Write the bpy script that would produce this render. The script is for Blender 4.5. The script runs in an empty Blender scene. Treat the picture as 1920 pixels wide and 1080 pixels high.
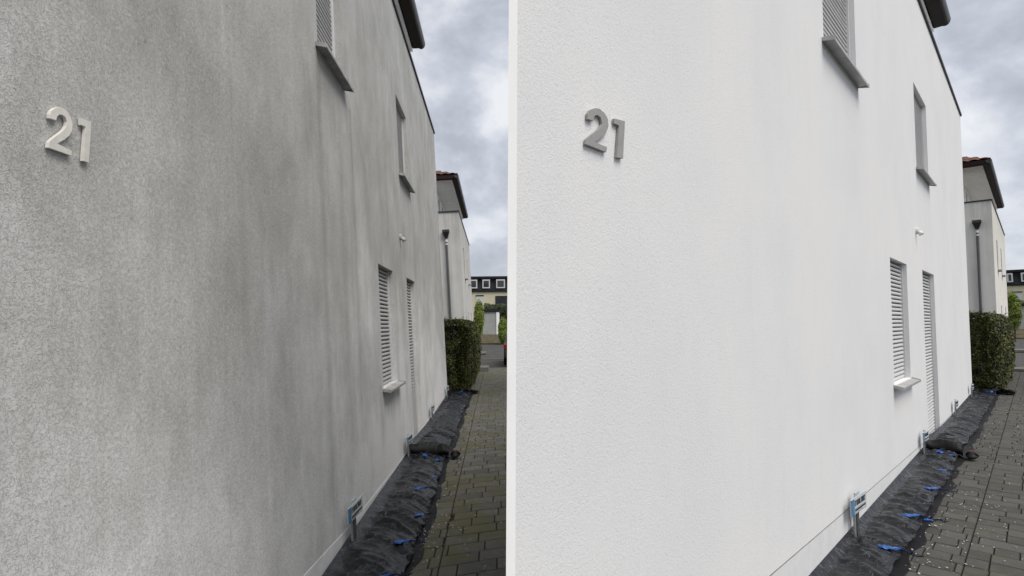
import bpy, bmesh, math, random
from mathutils import Vector, Matrix, noise
R = math.radians
sc = bpy.context.scene
COL = sc.collection
random.seed(4)

# ------------------------------------------------------------------ camera
cam_d = bpy.data.cameras.new("camera"); cam = bpy.data.objects.new("camera", cam_d); COL.objects.link(cam)
cam_d.sensor_width = 36.0; cam_d.lens = 18.75; cam_d.clip_start = .02; cam_d.clip_end = 2000
pitch, roll = math.atan(.071), .010
F = Vector((0, math.cos(pitch), math.sin(pitch))); Rx = Vector((1, 0, 0)); Up = Rx.cross(F)
RR = Rx*math.cos(roll) - Up*math.sin(roll); UU = Rx*math.sin(roll) + Up*math.cos(roll)
M = Matrix((RR, UU, -F)).transposed().to_4x4(); M.translation = Vector((0, 0, 1.7))
cam.matrix_world = M
sc.camera = cam

# ------------------------------------------------------------------ sky, sun, exposure
SUN_EL, SUN_AZ = 59, 134          # azimuth from +y towards +x
w = bpy.data.worlds.new("World"); sc.world = w; w.use_nodes = True
wn, wl = w.node_tree.nodes, w.node_tree.links
wn.clear()
out = wn.new('ShaderNodeOutputWorld'); bg = wn.new('ShaderNodeBackground'); bg.inputs[1].default_value = .12
sky = wn.new('ShaderNodeTexSky'); sky.sky_type = 'NISHITA'; sky.sun_disc = False
sky.sun_elevation = R(SUN_EL); sky.sun_rotation = R(SUN_AZ)
tc = wn.new('ShaderNodeTexCoord')
mp = wn.new('ShaderNodeMapping'); mp.inputs['Scale'].default_value = (1, 1, 1.45); mp.inputs['Location'].default_value = (.35, .1, .3)
wl.new(tc.outputs['Generated'], mp.inputs[0])
n1 = wn.new('ShaderNodeTexNoise'); n1.inputs['Scale'].default_value = 5.2; n1.inputs['Detail'].default_value = 9; n1.inputs['Roughness'].default_value = .56; n1.inputs['Distortion'].default_value = .12
wl.new(mp.outputs[0], n1.inputs[0])
cr = wn.new('ShaderNodeValToRGB'); e = cr.color_ramp.elements
e[0].position = .38; e[0].color = (3.45, 3.7, 4.15, 1)
e[1].position = .64; e[1].color = (6.5, 6.6, 6.8, 1)
x = e.new(.47); x.color = (4.25, 4.5, 5.05, 1)
x = e.new(.55); x.color = (5.35, 5.55, 6.0, 1)
wl.new(n1.outputs[0], cr.inputs[0])
mx = wn.new('ShaderNodeMix'); mx.data_type = 'RGBA'; mx.inputs[0].default_value = .93
wl.new(sky.outputs[0], mx.inputs[6]); wl.new(cr.outputs[0], mx.inputs[7])
wl.new(mx.outputs[2], bg.inputs[0]); wl.new(bg.outputs[0], out.inputs[0])
sun_d = bpy.data.lights.new("sun", 'SUN'); sun_d.energy = 2.75; sun_d.angle = R(38); sun_d.color = (1, .95, .88)
sun = bpy.data.objects.new("sun", sun_d); COL.objects.link(sun)
sdir = Vector((math.sin(R(SUN_AZ))*math.cos(R(SUN_EL)), math.cos(R(SUN_AZ))*math.cos(R(SUN_EL)), math.sin(R(SUN_EL))))
sun.rotation_euler = sdir.to_track_quat('Z', 'Y').to_euler(); sun.location = (3, 3, 30)
vs = sc.view_settings; vs.view_transform = 'Standard'; vs.look = 'None'; vs.gamma = 1; vs.exposure = 0.2
vs.use_curve_mapping = False

# ------------------------------------------------------------------ the two frontages (x along the wall, y into the house, z up)
def frame(O, d, n, u):
    m = Matrix((Vector(d), -Vector(n), Vector(u))).transposed().to_4x4(); m.translation = Vector(O); return m
ML = frame((-1.12456, -.0378, 0), (-.03359368, .99943557, 0), (.99808464, .03354827, .05197657), (-.05194723, -.00174608, .9986483))
MR = frame((-.79736, .78048, 0), (.69950172, .71463092, 0), (.714488, -.69936182, -.01999867), (.01429167, -.0139891, .99980001))
def flat(m):                        # the same frame without the lean: for things on the ground
    d = m.to_3x3() @ Vector((1, 0, 0)); y = Vector((0, 0, 1)).cross(d)
    f = Matrix((d, y, Vector((0, 0, 1)))).transposed().to_4x4(); f.translation = m.translation; return f
FL, FR = flat(ML), flat(MR)

# ------------------------------------------------------------------ materials
class NT:
    def __init__(s, name, rough=.8, spec=.3, metal=0.):
        s.m = bpy.data.materials.new(name); s.m.use_nodes = True
        s.n = s.m.node_tree.nodes; s.l = s.m.node_tree.links
        s.b = s.n['Principled BSDF']; s.b.inputs['Roughness'].default_value = rough
        s.b.inputs['Specular IOR Level'].default_value = spec; s.b.inputs['Metallic'].default_value = metal
        s.tc = s.n.new('ShaderNodeTexCoord')
    def map(s, scale=(1, 1, 1), src='Object', loc=(0, 0, 0)):
        q = s.n.new('ShaderNodeMapping'); q.inputs['Scale'].default_value = scale; q.inputs['Location'].default_value = loc
        s.l.new(s.tc.outputs[src], q.inputs[0]); return q.outputs[0]
    def rmap(s):
        q = s.n.new('ShaderNodeMapping'); q.inputs['Rotation'].default_value = (.6, .45, .8); s.l.new(s.tc.outputs['Object'], q.inputs[0]); return q.outputs[0]
    def noise(s, vec, scale, detail=4, rough=.5, dist=0.):
        q = s.n.new('ShaderNodeTexNoise'); q.inputs['Scale'].default_value = scale; q.inputs['Detail'].default_value = detail
        q.inputs['Roughness'].default_value = rough; q.inputs['Distortion'].default_value = dist
        s.l.new(vec, q.inputs[0]); return q.outputs[0]
    def ramp(s, v, stops, interp='LINEAR'):
        q = s.n.new('ShaderNodeValToRGB'); q.color_ramp.interpolation = interp; e = q.color_ramp.elements
        for i, (p, c) in enumerate(stops):
            el = e[i] if i < 2 else e.new(p)
            el.position = p; el.color = (*c, 1) if len(c) == 3 else c
        s.l.new(v, q.inputs[0]); return q.outputs[0]
    def math(s, op, a, b=None, c=None, clamp=False):
        q = s.n.new('ShaderNodeMath'); q.operation = op; q.use_clamp = clamp
        for i, v in enumerate((a, b, c)):
            if v is None: continue
            if isinstance(v, (int, float)): q.inputs[i].default_value = v
            else: s.l.new(v, q.inputs[i])
        return q.outputs[0]
    def mix(s, f, a, b, typ='MIX'):
        q = s.n.new('ShaderNodeMix'); q.data_type = 'RGBA'; q.blend_type = typ
        for i, v in ((0, f), (6, a), (7, b)):
            if isinstance(v, (int, float)): q.inputs[i].default_value = v
            elif isinstance(v, tuple): q.inputs[i].default_value = (*v, 1)
            else: s.l.new(v, q.inputs[i])
        return q.outputs[2]
    def color(s, c):
        if isinstance(c, tuple): s.b.inputs['Base Color'].default_value = (*c, 1)
        else: s.l.new(c, s.b.inputs['Base Color'])
    def bump(s, h, strength=.5, dist=.01):
        q = s.n.new('ShaderNodeBump'); q.inputs['Strength'].default_value = strength; q.inputs['Distance'].default_value = dist
        s.l.new(h, q.inputs['Height']); s.l.new(q.outputs[0], s.b.inputs['Normal'])
    def rough(s, v): s.l.new(v, s.b.inputs['Roughness'])
    def xyz(s, vec=None):
        q = s.n.new('ShaderNodeSeparateXYZ'); s.l.new(vec or s.tc.outputs['Object'], q.inputs[0]); return q.outputs

def simple(name, col, rough=.6, spec=.3, metal=0., var=.12, vscale=6, bump=0., bscale=60):
    t = NT(name, rough, spec, metal)
    v = t.noise(t.map(), vscale, 5, .6)
    dk = tuple(c*(1-var*1.6) for c in col); lt = tuple(min(1, c*(1+var)) for c in col)
    t.color(t.ramp(v, [(.3, dk), (.7, lt)]))
    if bump: t.bump(t.noise(t.map(), bscale, 4, .6), .5, bump)
    return t.m

def gauss(t, x, c, wdt):
    d = t.math('DIVIDE', t.math('SUBTRACT', x, c), wdt)
    return t.math('POWER', 2.718, t.math('MULTIPLY', t.math('MULTIPLY', d, d), -1))

def render_dirty():
    t = NT('weathered_render', .93, .15)
    o = t.xyz()
    wv = t.n.new('ShaderNodeTexNoise'); wv.inputs['Scale'].default_value = 36; wv.inputs['Detail'].default_value = 2; t.l.new(t.tc.outputs['Object'], wv.inputs[0])
    va = t.n.new('ShaderNodeVectorMath'); va.operation = 'MULTIPLY_ADD'; t.l.new(wv.outputs['Color'], va.inputs[0]); va.inputs[1].default_value = (.03, .03, .03); t.l.new(t.rmap(), va.inputs[2])
    worm = t.noise(va.outputs[0], 118, 2.5, .5, .4)
    iso = t.math('ABSOLUTE', t.math('SUBTRACT', worm, .5)); brk = t.noise(t.map(loc=(9, 3, 1)), 60, 2, .5)
    line = t.math('MULTIPLY', t.ramp(iso, [(.0, (1,)*3), (.048, (0,)*3)]), t.ramp(brk, [(.36, (0,)*3), (.46, (1,)*3)]))
    lite = t.math('MULTIPLY', t.ramp(iso, [(.0, (1,)*3), (.03, (0,)*3)]), t.ramp(brk, [(.34, (1,)*3), (.42, (0,)*3)]))
    grain = t.noise(t.map(), 260, 2, .6)
    st1 = t.noise(t.map((2.2, 1, .34)), 1.6, 6, .62, .3)
    st2 = t.noise(t.map((7.0, 1, .55), loc=(3, 0, 1)), 1.7, 5, .6, .4)
    cloud = t.noise(t.map((1, 1, .8), loc=(7, 0, 2)), 1.1, 6, .62)
    # dirt: heavier high on the wall, washed lighter low down, lightened further to offset shade
    hz = t.math('MULTIPLY', t.math('SUBTRACT', o[2], 1.5), .15)
    v = t.math('ADD', t.math('MULTIPLY', st1, .20), t.math('MULTIPLY', st2, .17))
    v = t.math('ADD', v, t.math('MULTIPLY', cloud, .62)); v = t.math('ADD', v, .155)
    patch = t.noise(t.map((1.6, 1, 1.1), loc=(2, 8, 5)), 2.6, 7, .68, .5)
    v = t.math('ADD', v, t.math('MULTIPLY', t.math('SUBTRACT', patch, .5), .34))
    v = t.math('SUBTRACT', v, t.math('MINIMUM', hz, .18))
    # runs under the sill ends of the upper window
    for c, wd, z0, amt in ((3.93, .05, 3.80, .17), (4.84, .035, 3.72, .15), (5.62, .06, 1.1, .10), (4.45, .06, 3.0, .07), (3.2, .12, 2.4, .05)):
        run = t.math('MULTIPLY', gauss(t, t.math('ADD', o[0], t.math('MULTIPLY', st2, .06)), c+.03, wd), t.math('LESS_THAN', o[2], z0))
        fade = t.math('DIVIDE', t.math('ADD', o[2], 1.2), z0+1.2, clamp=True)
        v = t.math('SUBTRACT', v, t.math('MULTIPLY', t.math('MULTIPLY', run, fade), amt))
    # pale washed runs
    for c, wd, z0, z1, amt in ((5.1, .25, 1.6, 3.4, .13), (5.85, .05, .3, .95, .16), (6.05, .04, .3, .95, .14), (8.8, .22, 0, 2.6, .12), (6.95, .18, 0, 2.7, .09), (2.55, .2, 2.2, 5., .06)):
        zz = t.math('DIVIDE', t.math('SUBTRACT', o[2], (z0+z1)/2), (z1-z0)/2)
        zz = t.math('SUBTRACT', 1, t.math('MULTIPLY', zz, zz), clamp=True)
        v = t.math('ADD', v, t.math('MULTIPLY', t.math('MULTIPLY', gauss(t, o[0], c, wd), zz), t.math('MULTIPLY', st2, amt*2.4)))
    c = t.ramp(v, [(.20, (.27, .267, .25)), (.38, (.41, .407, .39)), (.54, (.53, .53, .515)), (.68, (.67, .672, .665)), (.84, (.87, .87, .87))])
    c = t.mix(t.math('MULTIPLY', line, .55), c, (.24, .24, .22), 'MIX')
    c = t.mix(t.math('MULTIPLY', lite, .6), c, (.75, .75, .74))
    sp = t.noise(t.map(loc=(4, 1, 3)), 34, 3, .7)
    c = t.mix(t.math('MULTIPLY', t.ramp(sp, [(.60, (0,)*3), (.70, (.55,)*3)]), t.ramp(v, [(.45, (1,)*3), (.75, (.2,)*3)])), c, (.22, .22, .20))
    t.color(c)
    h = t.math('SUBTRACT', t.math('ADD', t.math('MULTIPLY', worm, .5), t.math('MULTIPLY', grain, .35)), t.math('MULTIPLY', line, .25))
    t.bump(h, .8, .004)
    return t.m

def render_clean():
    t = NT('fresh_white_render', .9, .15)
    wv = t.n.new('ShaderNodeTexNoise'); wv.inputs['Scale'].default_value = 31; wv.inputs['Detail'].default_value = 3; t.l.new(t.tc.outputs['Object'], wv.inputs[0])
    va = t.n.new('ShaderNodeVectorMath'); va.operation = 'MULTIPLY_ADD'; t.l.new(wv.outputs['Color'], va.inputs[0]); va.inputs[1].default_value = (.03, .03, .03); t.l.new(t.rmap(), va.inputs[2])
    lump = t.noise(va.outputs[0], 108, 4, .6, .5)
    grain = t.noise(t.rmap(), 190, 3, .65, 1.)
    cloud = t.noise(t.map((1, 1, .8), loc=(2, 0, 4)), .9, 5, .6)
    c = t.ramp(cloud, [(.3, (.735, .74, .755)), (.55, (.785, .785, .785)), (.7, (.80, .797, .785))])
    c = t.mix(t.ramp(lump, [(.30, (.28,)*3), (.46, (0,)*3)]), c, (.5, .5, .51))
    wash = t.noise(t.map((3.2, 1, .5), loc=(1, 0, 6)), 1.6, 6, .65)
    c = t.mix(t.ramp(wash, [(.54, (0,)*3), (.70, (.18,)*3)]), c, (.66, .665, .67))
    t.color(c)
    t.bump(t.math('ADD', lump, t.math('MULTIPLY', grain, .5)), .48, .0034)
    return t.m

def render_neighbour(name='streaked_pale_render', lo=(.40, .395, .37), mi=(.57, .56, .53), hi=(.68, .67, .64)):
    t = NT(name, .92, .15)
    o = t.xyz()
    st = t.noise(t.map((3, 3, .15)), 1.5, 5, .6)
    cl = t.noise(t.map(), .7, 5, .6)
    v = t.math('ADD', t.math('MULTIPLY', st, .6), t.math('MULTIPLY', cl, .4))
    v = t.math('SUBTRACT', v, t.math('MULTIPLY', t.math('SUBTRACT', o[2], 4.4), .028))
    t.color(t.ramp(v, [(.34, lo), (.52, mi), (.68, hi)]))
    t.bump(t.noise(t.map(), 90, 3), .5, .004)
    return t.m

MAT = {}
MAT['dirty'] = render_dirty(); MAT['clean'] = render_clean(); MAT['pale'] = render_neighbour()
MAT['pale_lit'] = render_neighbour('streaked_pale_render_lit', (.56, .54, .49), (.74, .72, .67), (.82, .80, .76))  # same render, colour brightened to stand in for light on its near face
MAT['smooth_white'] = simple('smooth_white_plaster', (.93, .93, .93), .75, .2, var=.02, vscale=3)
MAT['plinth_white'] = simple('painted_plinth_white', (.74, .74, .745), .7, .25, var=.05, vscale=9, bump=.001)
MAT['plinth_grey'] = simple('painted_plinth_pale_grey', (.88, .885, .90), .75, .25, var=.08, vscale=7, bump=.001)
MAT['coping'] = simple('dark_zinc_coping', (.045, .048, .05), .5, .4, .3, var=.2)
MAT['gutter'] = simple('dark_zinc_gutter', (.055, .055, .05), .4, .5, .4, var=.25, vscale=4)
MAT['soffit'] = simple('pale_soffit_board', (.80, .80, .79), .8, .2, var=.07)
MAT['red'] = simple('dark_red_board', (.16, .022, .016), .7, .3)
MAT['slatshade'] = simple('slat_underside_shade', (.31, .31, .31), .9, .2)  # shade of the slat undersides put into the colour
MAT['brown'] = simple('dark_brown_board', (.018, .013, .011), .75, .3)
MAT['glass'] = simple('dark_window_glass', (.03, .035, .04), .08, .6, var=.2, vscale=1)
MAT['winframe'] = simple('white_window_frame', (.62, .62, .62), .5, .4, var=.05)
MAT['darkframe'] = simple('dark_window_frame', (.02, .018, .018), .6, .4)
MAT['steel'] = simple('brushed_steel', (.78, .76, .70), .5, .5, .1, var=.1, vscale=18)
MAT['steeldark'] = simple('matt_steel_numeral', (.34, .335, .325), .6, .4, .1, var=.08, vscale=20)
MAT['sill'] = simple('aluminium_sill', (.45, .45, .445), .5, .5, .35, var=.14, vscale=8)
MAT['sillw'] = simple('weathered_sill', (.40, .40, .39), .65, .4, .2, var=.2, vscale=8)
MAT['black'] = simple('black_metal', (.015, .015, .016), .5, .5)
MAT['post'] = simple('galvanised_post', (.13, .135, .14), .5, .5, .5, var=.2, vscale=20)
MAT['postl'] = simple('light_galvanised_post', (.38, .39, .40), .45, .5, .5, var=.2, vscale=20)
MAT['plate'] = simple('sign_plate_grey', (.42, .46, .49), .5, .4, var=.1, vscale=30)
MAT['plateblue'] = simple('sign_plate_blue', (.09, .23, .40), .5, .4, var=.2, vscale=30)
MAT['ink'] = simple('sign_ink', (.04, .05, .06), .6, .3)
MAT['lampwhite'] = simple('white_plastic', (.7, .7, .69), .4, .5, var=.03)
MAT['lampgrey'] = simple('stained_plastic', (.42, .42, .40), .6, .3, var=.15)
MAT['yellow'] = simple('pale_yellow_render', (.62, .58, .42), .9, .2, var=.05, vscale=1.5)
MAT['slate'] = simple('dark_mansard_slate', (.014, .015, .017), .7, .3, var=.3, vscale=2)
MAT['garage'] = simple('grey_garage_render', (.36, .37, .36), .9, .2, var=.1, vscale=1.2)
MAT['soil'] = simple('brown_verge', (.10, .085, .055), .95, .1, var=.3, vscale=3, bump=.02, bscale=20)
MAT['concrete'] = simple('concrete_kerb', (.16, .155, .145), .9, .2, var=.2, vscale=5, bump=.003)
MAT['bark'] = simple('bark', (.06, .048, .035), .95, .1, var=.3, vscale=12, bump=.01)
MAT['petal'] = simple('pale_petal', (.46, .445, .43), .8, .2, var=.15, vscale=40)
MAT['blue'] = simple('blue_plastic', (.008, .09, .36), .35, .5, var=.35, vscale=30)
MAT['cord'] = simple('dark_cord', (.012, .018, .05), .7, .3, var=.3, vscale=30)
MAT['redplastic'] = simple('red_plastic', (.12, .008, .01), .4, .5)
MAT['carpaint'] = simple('dark_grey_car_paint', (.05, .052, .056), .25, .6, .4, var=.03)
MAT['tyre'] = simple('tyre_rubber', (.012, .012, .012), .9, .2)
MAT['rim'] = simple('alloy_rim', (.35, .35, .36), .35, .5, .8)
MAT['taillight'] = simple('red_tail_lens', (.25, .006, .008), .25, .6)

def leaf_mat(name, a, b, c):
    t = NT(name, .55, .35); q = t.n.new('ShaderNodeVertexColor'); q.layer_name = 'tone'
    s = t.n.new('ShaderNodeSeparateColor'); t.l.new(q.outputs[0], s.inputs[0])
    t.color(t.ramp(s.outputs[0], [(0., a), (.55, b), (1., c)])); return t.m
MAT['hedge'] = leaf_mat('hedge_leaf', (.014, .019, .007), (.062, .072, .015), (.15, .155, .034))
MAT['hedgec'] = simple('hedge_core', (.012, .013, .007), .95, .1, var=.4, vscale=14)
MAT['shrub'] = leaf_mat('yellow_green_leaf', (.06, .10, .012), (.17, .23, .03), (.30, .36, .06))
MAT['darkleaf'] = leaf_mat('dark_leaf', (.012, .022, .008), (.04, .06, .02), (.09, .12, .04))

def paver_mat(name, lo, hi, moss):
    t = NT(name, .85, .3)
    q = t.n.new('ShaderNodeVertexColor'); q.layer_name = 'tone'
    s = t.n.new('ShaderNodeSeparateColor'); t.l.new(q.outputs[0], s.inputs[0])
    fine = t.noise(t.map(), 70, 5, .7); big = t.noise(t.map(loc=(5, 2, 0)), 1.3, 5, .65); mid = t.noise(t.map(), 9, 5, .6)
    c = t.ramp(s.outputs[0], [(0, lo), (1, hi)])
    c = t.mix(t.ramp(fine, [(.35, (.35,)*3), (.6, (0,)*3)]), c, tuple(v*.55 for v in lo))
    c = t.mix(t.ramp(mid, [(.45, (0,)*3), (.75, (.35,)*3)]), c, tuple(min(1, v*1.35) for v in hi))
    c = t.mix(t.ramp(big, [(.48, (0,)*3), (.62, (moss,)*3)]), c, (.10, .092, .022))
    t.color(c); t.bump(fine, .5, .003); return t.m
MAT['pavL'] = paver_mat('dark_concrete_paver', (.085, .082, .070), (.135, .129, .112), .55)
MAT['pavR'] = paver_mat('grey_concrete_paver', (.053, .0515, .047), (.085, .083, .077), .12)
MAT['joint'] = simple('joint_sand', (.04, .037, .03), .98, .1, var=.35, vscale=25, bump=.004)
MAT['asphalt'] = simple('worn_asphalt', (.07, .069, .066), .9, .2, var=.22, vscale=1.5, bump=.004, bscale=90)

def shutter_mat(name, col, dirt):
    t = NT(name, .5, .4); v = t.noise(t.map((6, 1, .6)), 4, 5, .6)
    t.color(t.ramp(v, [(.3, tuple(c*(1-dirt) for c in col)), (.7, col)])); return t.m
MAT['shutL'] = shutter_mat('grey_roller_slat', (.50, .50, .50), .25)
MAT['shutR'] = shutter_mat('light_roller_slat', (.60, .60, .60), .08)

def film_mat(name, tint):
    t = NT(name, .36, .36)
    a = t.noise(t.map((2.2, 1.0, 1)), 5, 6, .65, 1.2); b = t.noise(t.map((14, 3.0, 1)), 3.2, 5, .6, .8); d = t.noise(t.map(), 120, 3, .6)
    c = t.ramp(a, [(.38, (.002, .0025, .004)), (.55, (.004*tint, .005*tint, .008*tint)), (.78, (.014*tint, .016*tint, .023*tint))])
    c = t.mix(t.ramp(t.math('ADD', t.math('MULTIPLY', d, .4), t.math('MULTIPLY', b, .6)), [(.60, (0,)*3), (.70, (.10,)*3)]), c, (.12, .12, .12))
    iso = t.math('ABSOLUTE', t.math('SUBTRACT', t.noise(t.map((1.6, .8, 1), loc=(3, 5, 0)), 7, 4, .55, 1.3), .5))
    crease = t.ramp(iso, [(.0, (1,)*3), (.035, (0,)*3)])
    c = t.mix(t.math('MULTIPLY', crease, t.ramp(a, [(.45, (0,)*3), (.6, (.55,)*3)])), c, (.15, .165, .20))  # crease highlights painted as pale lines
    t.color(c)
    t.rough(t.ramp(a, [(.3, (.16,)*3), (.7, (.34,)*3)]))
    t.b.inputs['Coat Weight'].default_value = .12; t.b.inputs['Coat Roughness'].default_value = .12
    t.bump(t.math('ADD', t.math('ADD', t.math('MULTIPLY', b, .5), a), t.math('MULTIPLY', crease, .25)), .6, .024)
    return t.m
MAT['filmL'] = film_mat('black_building_film', .95); MAT['filmR'] = film_mat('black_building_film_bright', 1.0)
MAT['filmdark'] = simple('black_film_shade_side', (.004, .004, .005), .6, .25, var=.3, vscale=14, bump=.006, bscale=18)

def tile_mat():
    t = NT('clay_roof_tile', .8, .3); v = t.noise(t.map(), 7, 5, .7); b = t.noise(t.map(), 1.1, 3)
    c = t.ramp(v, [(.3, (.035, .02, .016)), (.5, (.12, .042, .028)), (.72, (.20, .075, .05))])
    t.color(t.mix(t.ramp(b, [(.4, (0,)*3), (.7, (.4,)*3)]), c, (.10, .06, .05))); return t.m
MAT['tile'] = tile_mat()

# ------------------------------------------------------------------ mesh helpers
class MB:
    def __init__(s): s.v = []; s.f = []; s.tone = []
    def quad(s, *p, tone=None):
        i = len(s.v); s.v += [tuple(q) for q in p]; s.f.append(tuple(range(i, i+len(p)))); s.tone.append(tone)
    def box(s, x0, x1, y0, y1, z0, z1, tone=None):
        P = [(x, y, z) for z in (z0, z1) for y in (y0, y1) for x in (x0, x1)]
        i = len(s.v); s.v += P
        for f in ((0, 2, 3, 1), (4, 5, 7, 6), (0, 1, 5, 4), (2, 6, 7, 3), (0, 4, 6, 2), (1, 3, 7, 5)):
            s.f.append(tuple(i+k for k in f)); s.tone.append(tone)
    def prism(s, poly, ax, a, b):   # poly of 2-tuples extruded along axis ax
        def P(p, h):
            if ax == 0: return (h, p[0], p[1])
            if ax == 1: return (p[0], h, p[1])
            return (p[0], p[1], h)
        n = len(poly); i = len(s.v)
        s.v += [P(p, a) for p in poly] + [P(p, b) for p in poly]
        s.f.append(tuple(i+k for k in range(n))); s.f.append(tuple(i+n+k for k in reversed(range(n)))); s.tone += [None, None]
        for k in range(n):
            k2 = (k+1) % n; s.f.append((i+k, i+n+k, i+n+k2, i+k2)); s.tone.append(None)
    def tube(s, pts, r, seg=8, r1=None):
        pts = [Vector(p) for p in pts]; rings = []
        for j, p in enumerate(pts):
            t = (pts[min(j+1, len(pts)-1)] - pts[max(j-1, 0)]).normalized()
            a = t.orthogonal().normalized() if j == 0 else (rings_a - t*rings_a.dot(t)).normalized()
            rings_a = a; b = t.cross(a)
            rr = r if r1 is None else r + (r1-r)*j/(len(pts)-1)
            i = len(s.v)
            s.v += [tuple(p + (a*math.cos(2*math.pi*k/seg) + b*math.sin(2*math.pi*k/seg))*rr) for k in range(seg)]
            rings.append(i)
        for A, B in zip(rings, rings[1:]):
            for k in range(seg):
                s.f.append((A+k, A+(k+1) % seg, B+(k+1) % seg, B+k)); s.tone.append(None)
        s.f.append(tuple(rings[0]+k for k in reversed(range(seg)))); s.f.append(tuple(rings[-1]+k for k in range(seg))); s.tone += [None, None]
    def grid(s, nx, ny, fn):
        i = len(s.v)
        for b in range(ny+1):
            for a in range(nx+1): s.v.append(tuple(fn(a/nx, b/ny)))
        for b in range(ny):
            for a in range(nx):
                q = i+b*(nx+1)+a; s.f.append((q, q+1, q+nx+2, q+nx+1)); s.tone.append(None)
    def build(s, name, mat, parent=None, smooth=False, bevel=0., matrix=None, fix=True):
        me = bpy.data.meshes.new(name); me.from_pydata(s.v, [], s.f); me.update()
        if any(t is not None for t in s.tone):
            at = me.color_attributes.new('tone', 'FLOAT_COLOR', 'CORNER'); buf = []
            for p in me.polygons:
                t = s.tone[p.index] or 0.; buf += [t, t, t, 1]*p.loop_total
            at.data.foreach_set('color', buf)
        if fix:
            bm = bmesh.new(); bm.from_mesh(me); bmesh.ops.recalc_face_normals(bm, faces=bm.faces); bm.to_mesh(me); bm.free()
        mats = mat if isinstance(mat, (list, tuple)) else [mat]
        for m in mats: me.materials.append(m)
        if smooth: me.polygons.foreach_set('use_smooth', [True]*len(me.polygons))
        o = bpy.data.objects.new(name, me); COL.objects.link(o)
        if parent: o.parent = parent
        if matrix is not None: o.matrix_world = matrix
        if bevel:
            bv = o.modifiers.new('bevel', 'BEVEL'); bv.width = bevel; bv.segments = 2; bv.limit_method = 'ANGLE'
        return o
def tag(o, label=None, cat=None, group=None, kind=None):
    if label: o['label'] = label
    if cat: o['category'] = cat
    if group: o['group'] = group
    if kind: o['kind'] = kind
    return o
def empty(name, m, label, cat, group=None):
    o = bpy.data.objects.new(name, None); o.empty_display_size = .2; COL.objects.link(o); o.matrix_world = m
    return tag(o, label, cat, group)
def copy_tree(o, parent=None):
    c = o.copy(); COL.objects.link(c); c.parent = parent
    for ch in o.children: copy_tree(ch, c)
    return c
T = Matrix.Translation

# ------------------------------------------------------------------ wall with openings
def facade(mb, s0, s1, z0, z1, holes, depth, y=0.):
    xs = sorted({s0, s1, *[h[0] for h in holes], *[h[1] for h in holes]})
    zs = sorted({z0, z1, *[h[2] for h in holes], *[h[3] for h in holes]})
    for a, b in zip(xs, xs[1:]):
        for c, d in zip(zs, zs[1:]):
            mxx, mz = (a+b)/2, (c+d)/2
            if any(h[0] < mxx < h[1] and h[2] < mz < h[3] for h in holes): continue
            mb.quad((a, y, c), (b, y, c), (b, y, d), (a, y, d))
    for a, b, c, d in holes:
        Y = y+depth
        mb.quad((a, y, c), (a, Y, c), (a, Y, d), (a, y, d)); mb.quad((b, y, c), (b, y, d), (b, Y, d), (b, Y, c))
        mb.quad((a, y, d), (a, Y, d), (b, Y, d), (b, y, d)); mb.quad((a, y, c), (b, y, c), (b, Y, c), (a, Y, c))
        mb.quad((a, Y, c), (b, Y, c), (b, Y, d), (a, Y, d))

def opening(house, kind, s0, s1, z0, z1, yd, shut, sillm, pitch_=.046, sill=True, gap=.0):
    """rail frame in the reveal with a closed roller shutter, and a sill"""
    f = MB()
    f.box(s0+.002, s0+.030, yd-.030, yd+.05, z0+.003, z1-.003); f.box(s1-.030, s1-.002, yd-.030, yd+.05, z0+.003, z1-.003)
    f.box(s0+.031, s1-.031, yd+.02, yd+.05, z1-.05, z1-.003)
    fr = f.build(kind, MAT['winframe'], house, bevel=.003)
    sh = MB(); slat_under = MB(); n = int((z1-z0-.006)/pitch_); prof = [(yd+.009, .0), (yd-.011, .002), (yd-.015, .013), (yd-.011, .028), (yd+.001, .037), (yd+.008, .039)]
    k = pitch_/.046
    for i in range(n):
        zb = z0+.004+i*pitch_; j = random.uniform(-.0012, .0012)
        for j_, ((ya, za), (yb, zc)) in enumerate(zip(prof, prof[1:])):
            (slat_under if j_ == 0 else sh).quad((s0+.026, ya+j, zb+za*k), (s1-.026, ya+j, zb+za*k), (s1-.026, yb+j, zb+zc*k), (s0+.026, yb+j, zb+zc*k))
    rs = sh.build('roller_shutter', shut, fr, fix=False)
    slat_under.build('slat_under_shade', MAT['slatshade'], rs, fix=False)  # shade under each slat, painted as a darker strip
    sg = MB(); sg.box(s0+.026, s1-.026, yd+.009, yd+.014, z0, z1-.01); sg.build('backing', MAT['darkframe'], rs)
    if sill:
        b = MB(); pr = [(yd-.03, z0-.004), (-.082, z0-.022), (-.085, z0-.020), (-.085, z0-.045), (-.078, z0-.045), (-.078, z0-.030), (yd-.03, z0-.020)]
        b.prism(pr, 0, s0-.045, s1+.045)
        for e0, e1 in ((s0-.052, s0-.036), (s1+.036, s1+.052)):
            b.prism([(-.0015, z0+.006), (-.088, z0-.012), (-.088, z0-.047), (-.0015, z0-.026)], 0, e0, e1)
        b.build('window_sill', sillm, fr, bevel=.002)
    return fr

A_ARRIS = 1.088
def parapet(house, s0, s1, y1, z=6.47):
    b = MB(); b.box(s0-.02 if s0 != A_ARRIS else s0+.02, s1+.025, -.028, .26 if s0 != A_ARRIS else .02, z, z+.05); b.build('parapet_coping', MAT['coping'], house, bevel=.004)

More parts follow.
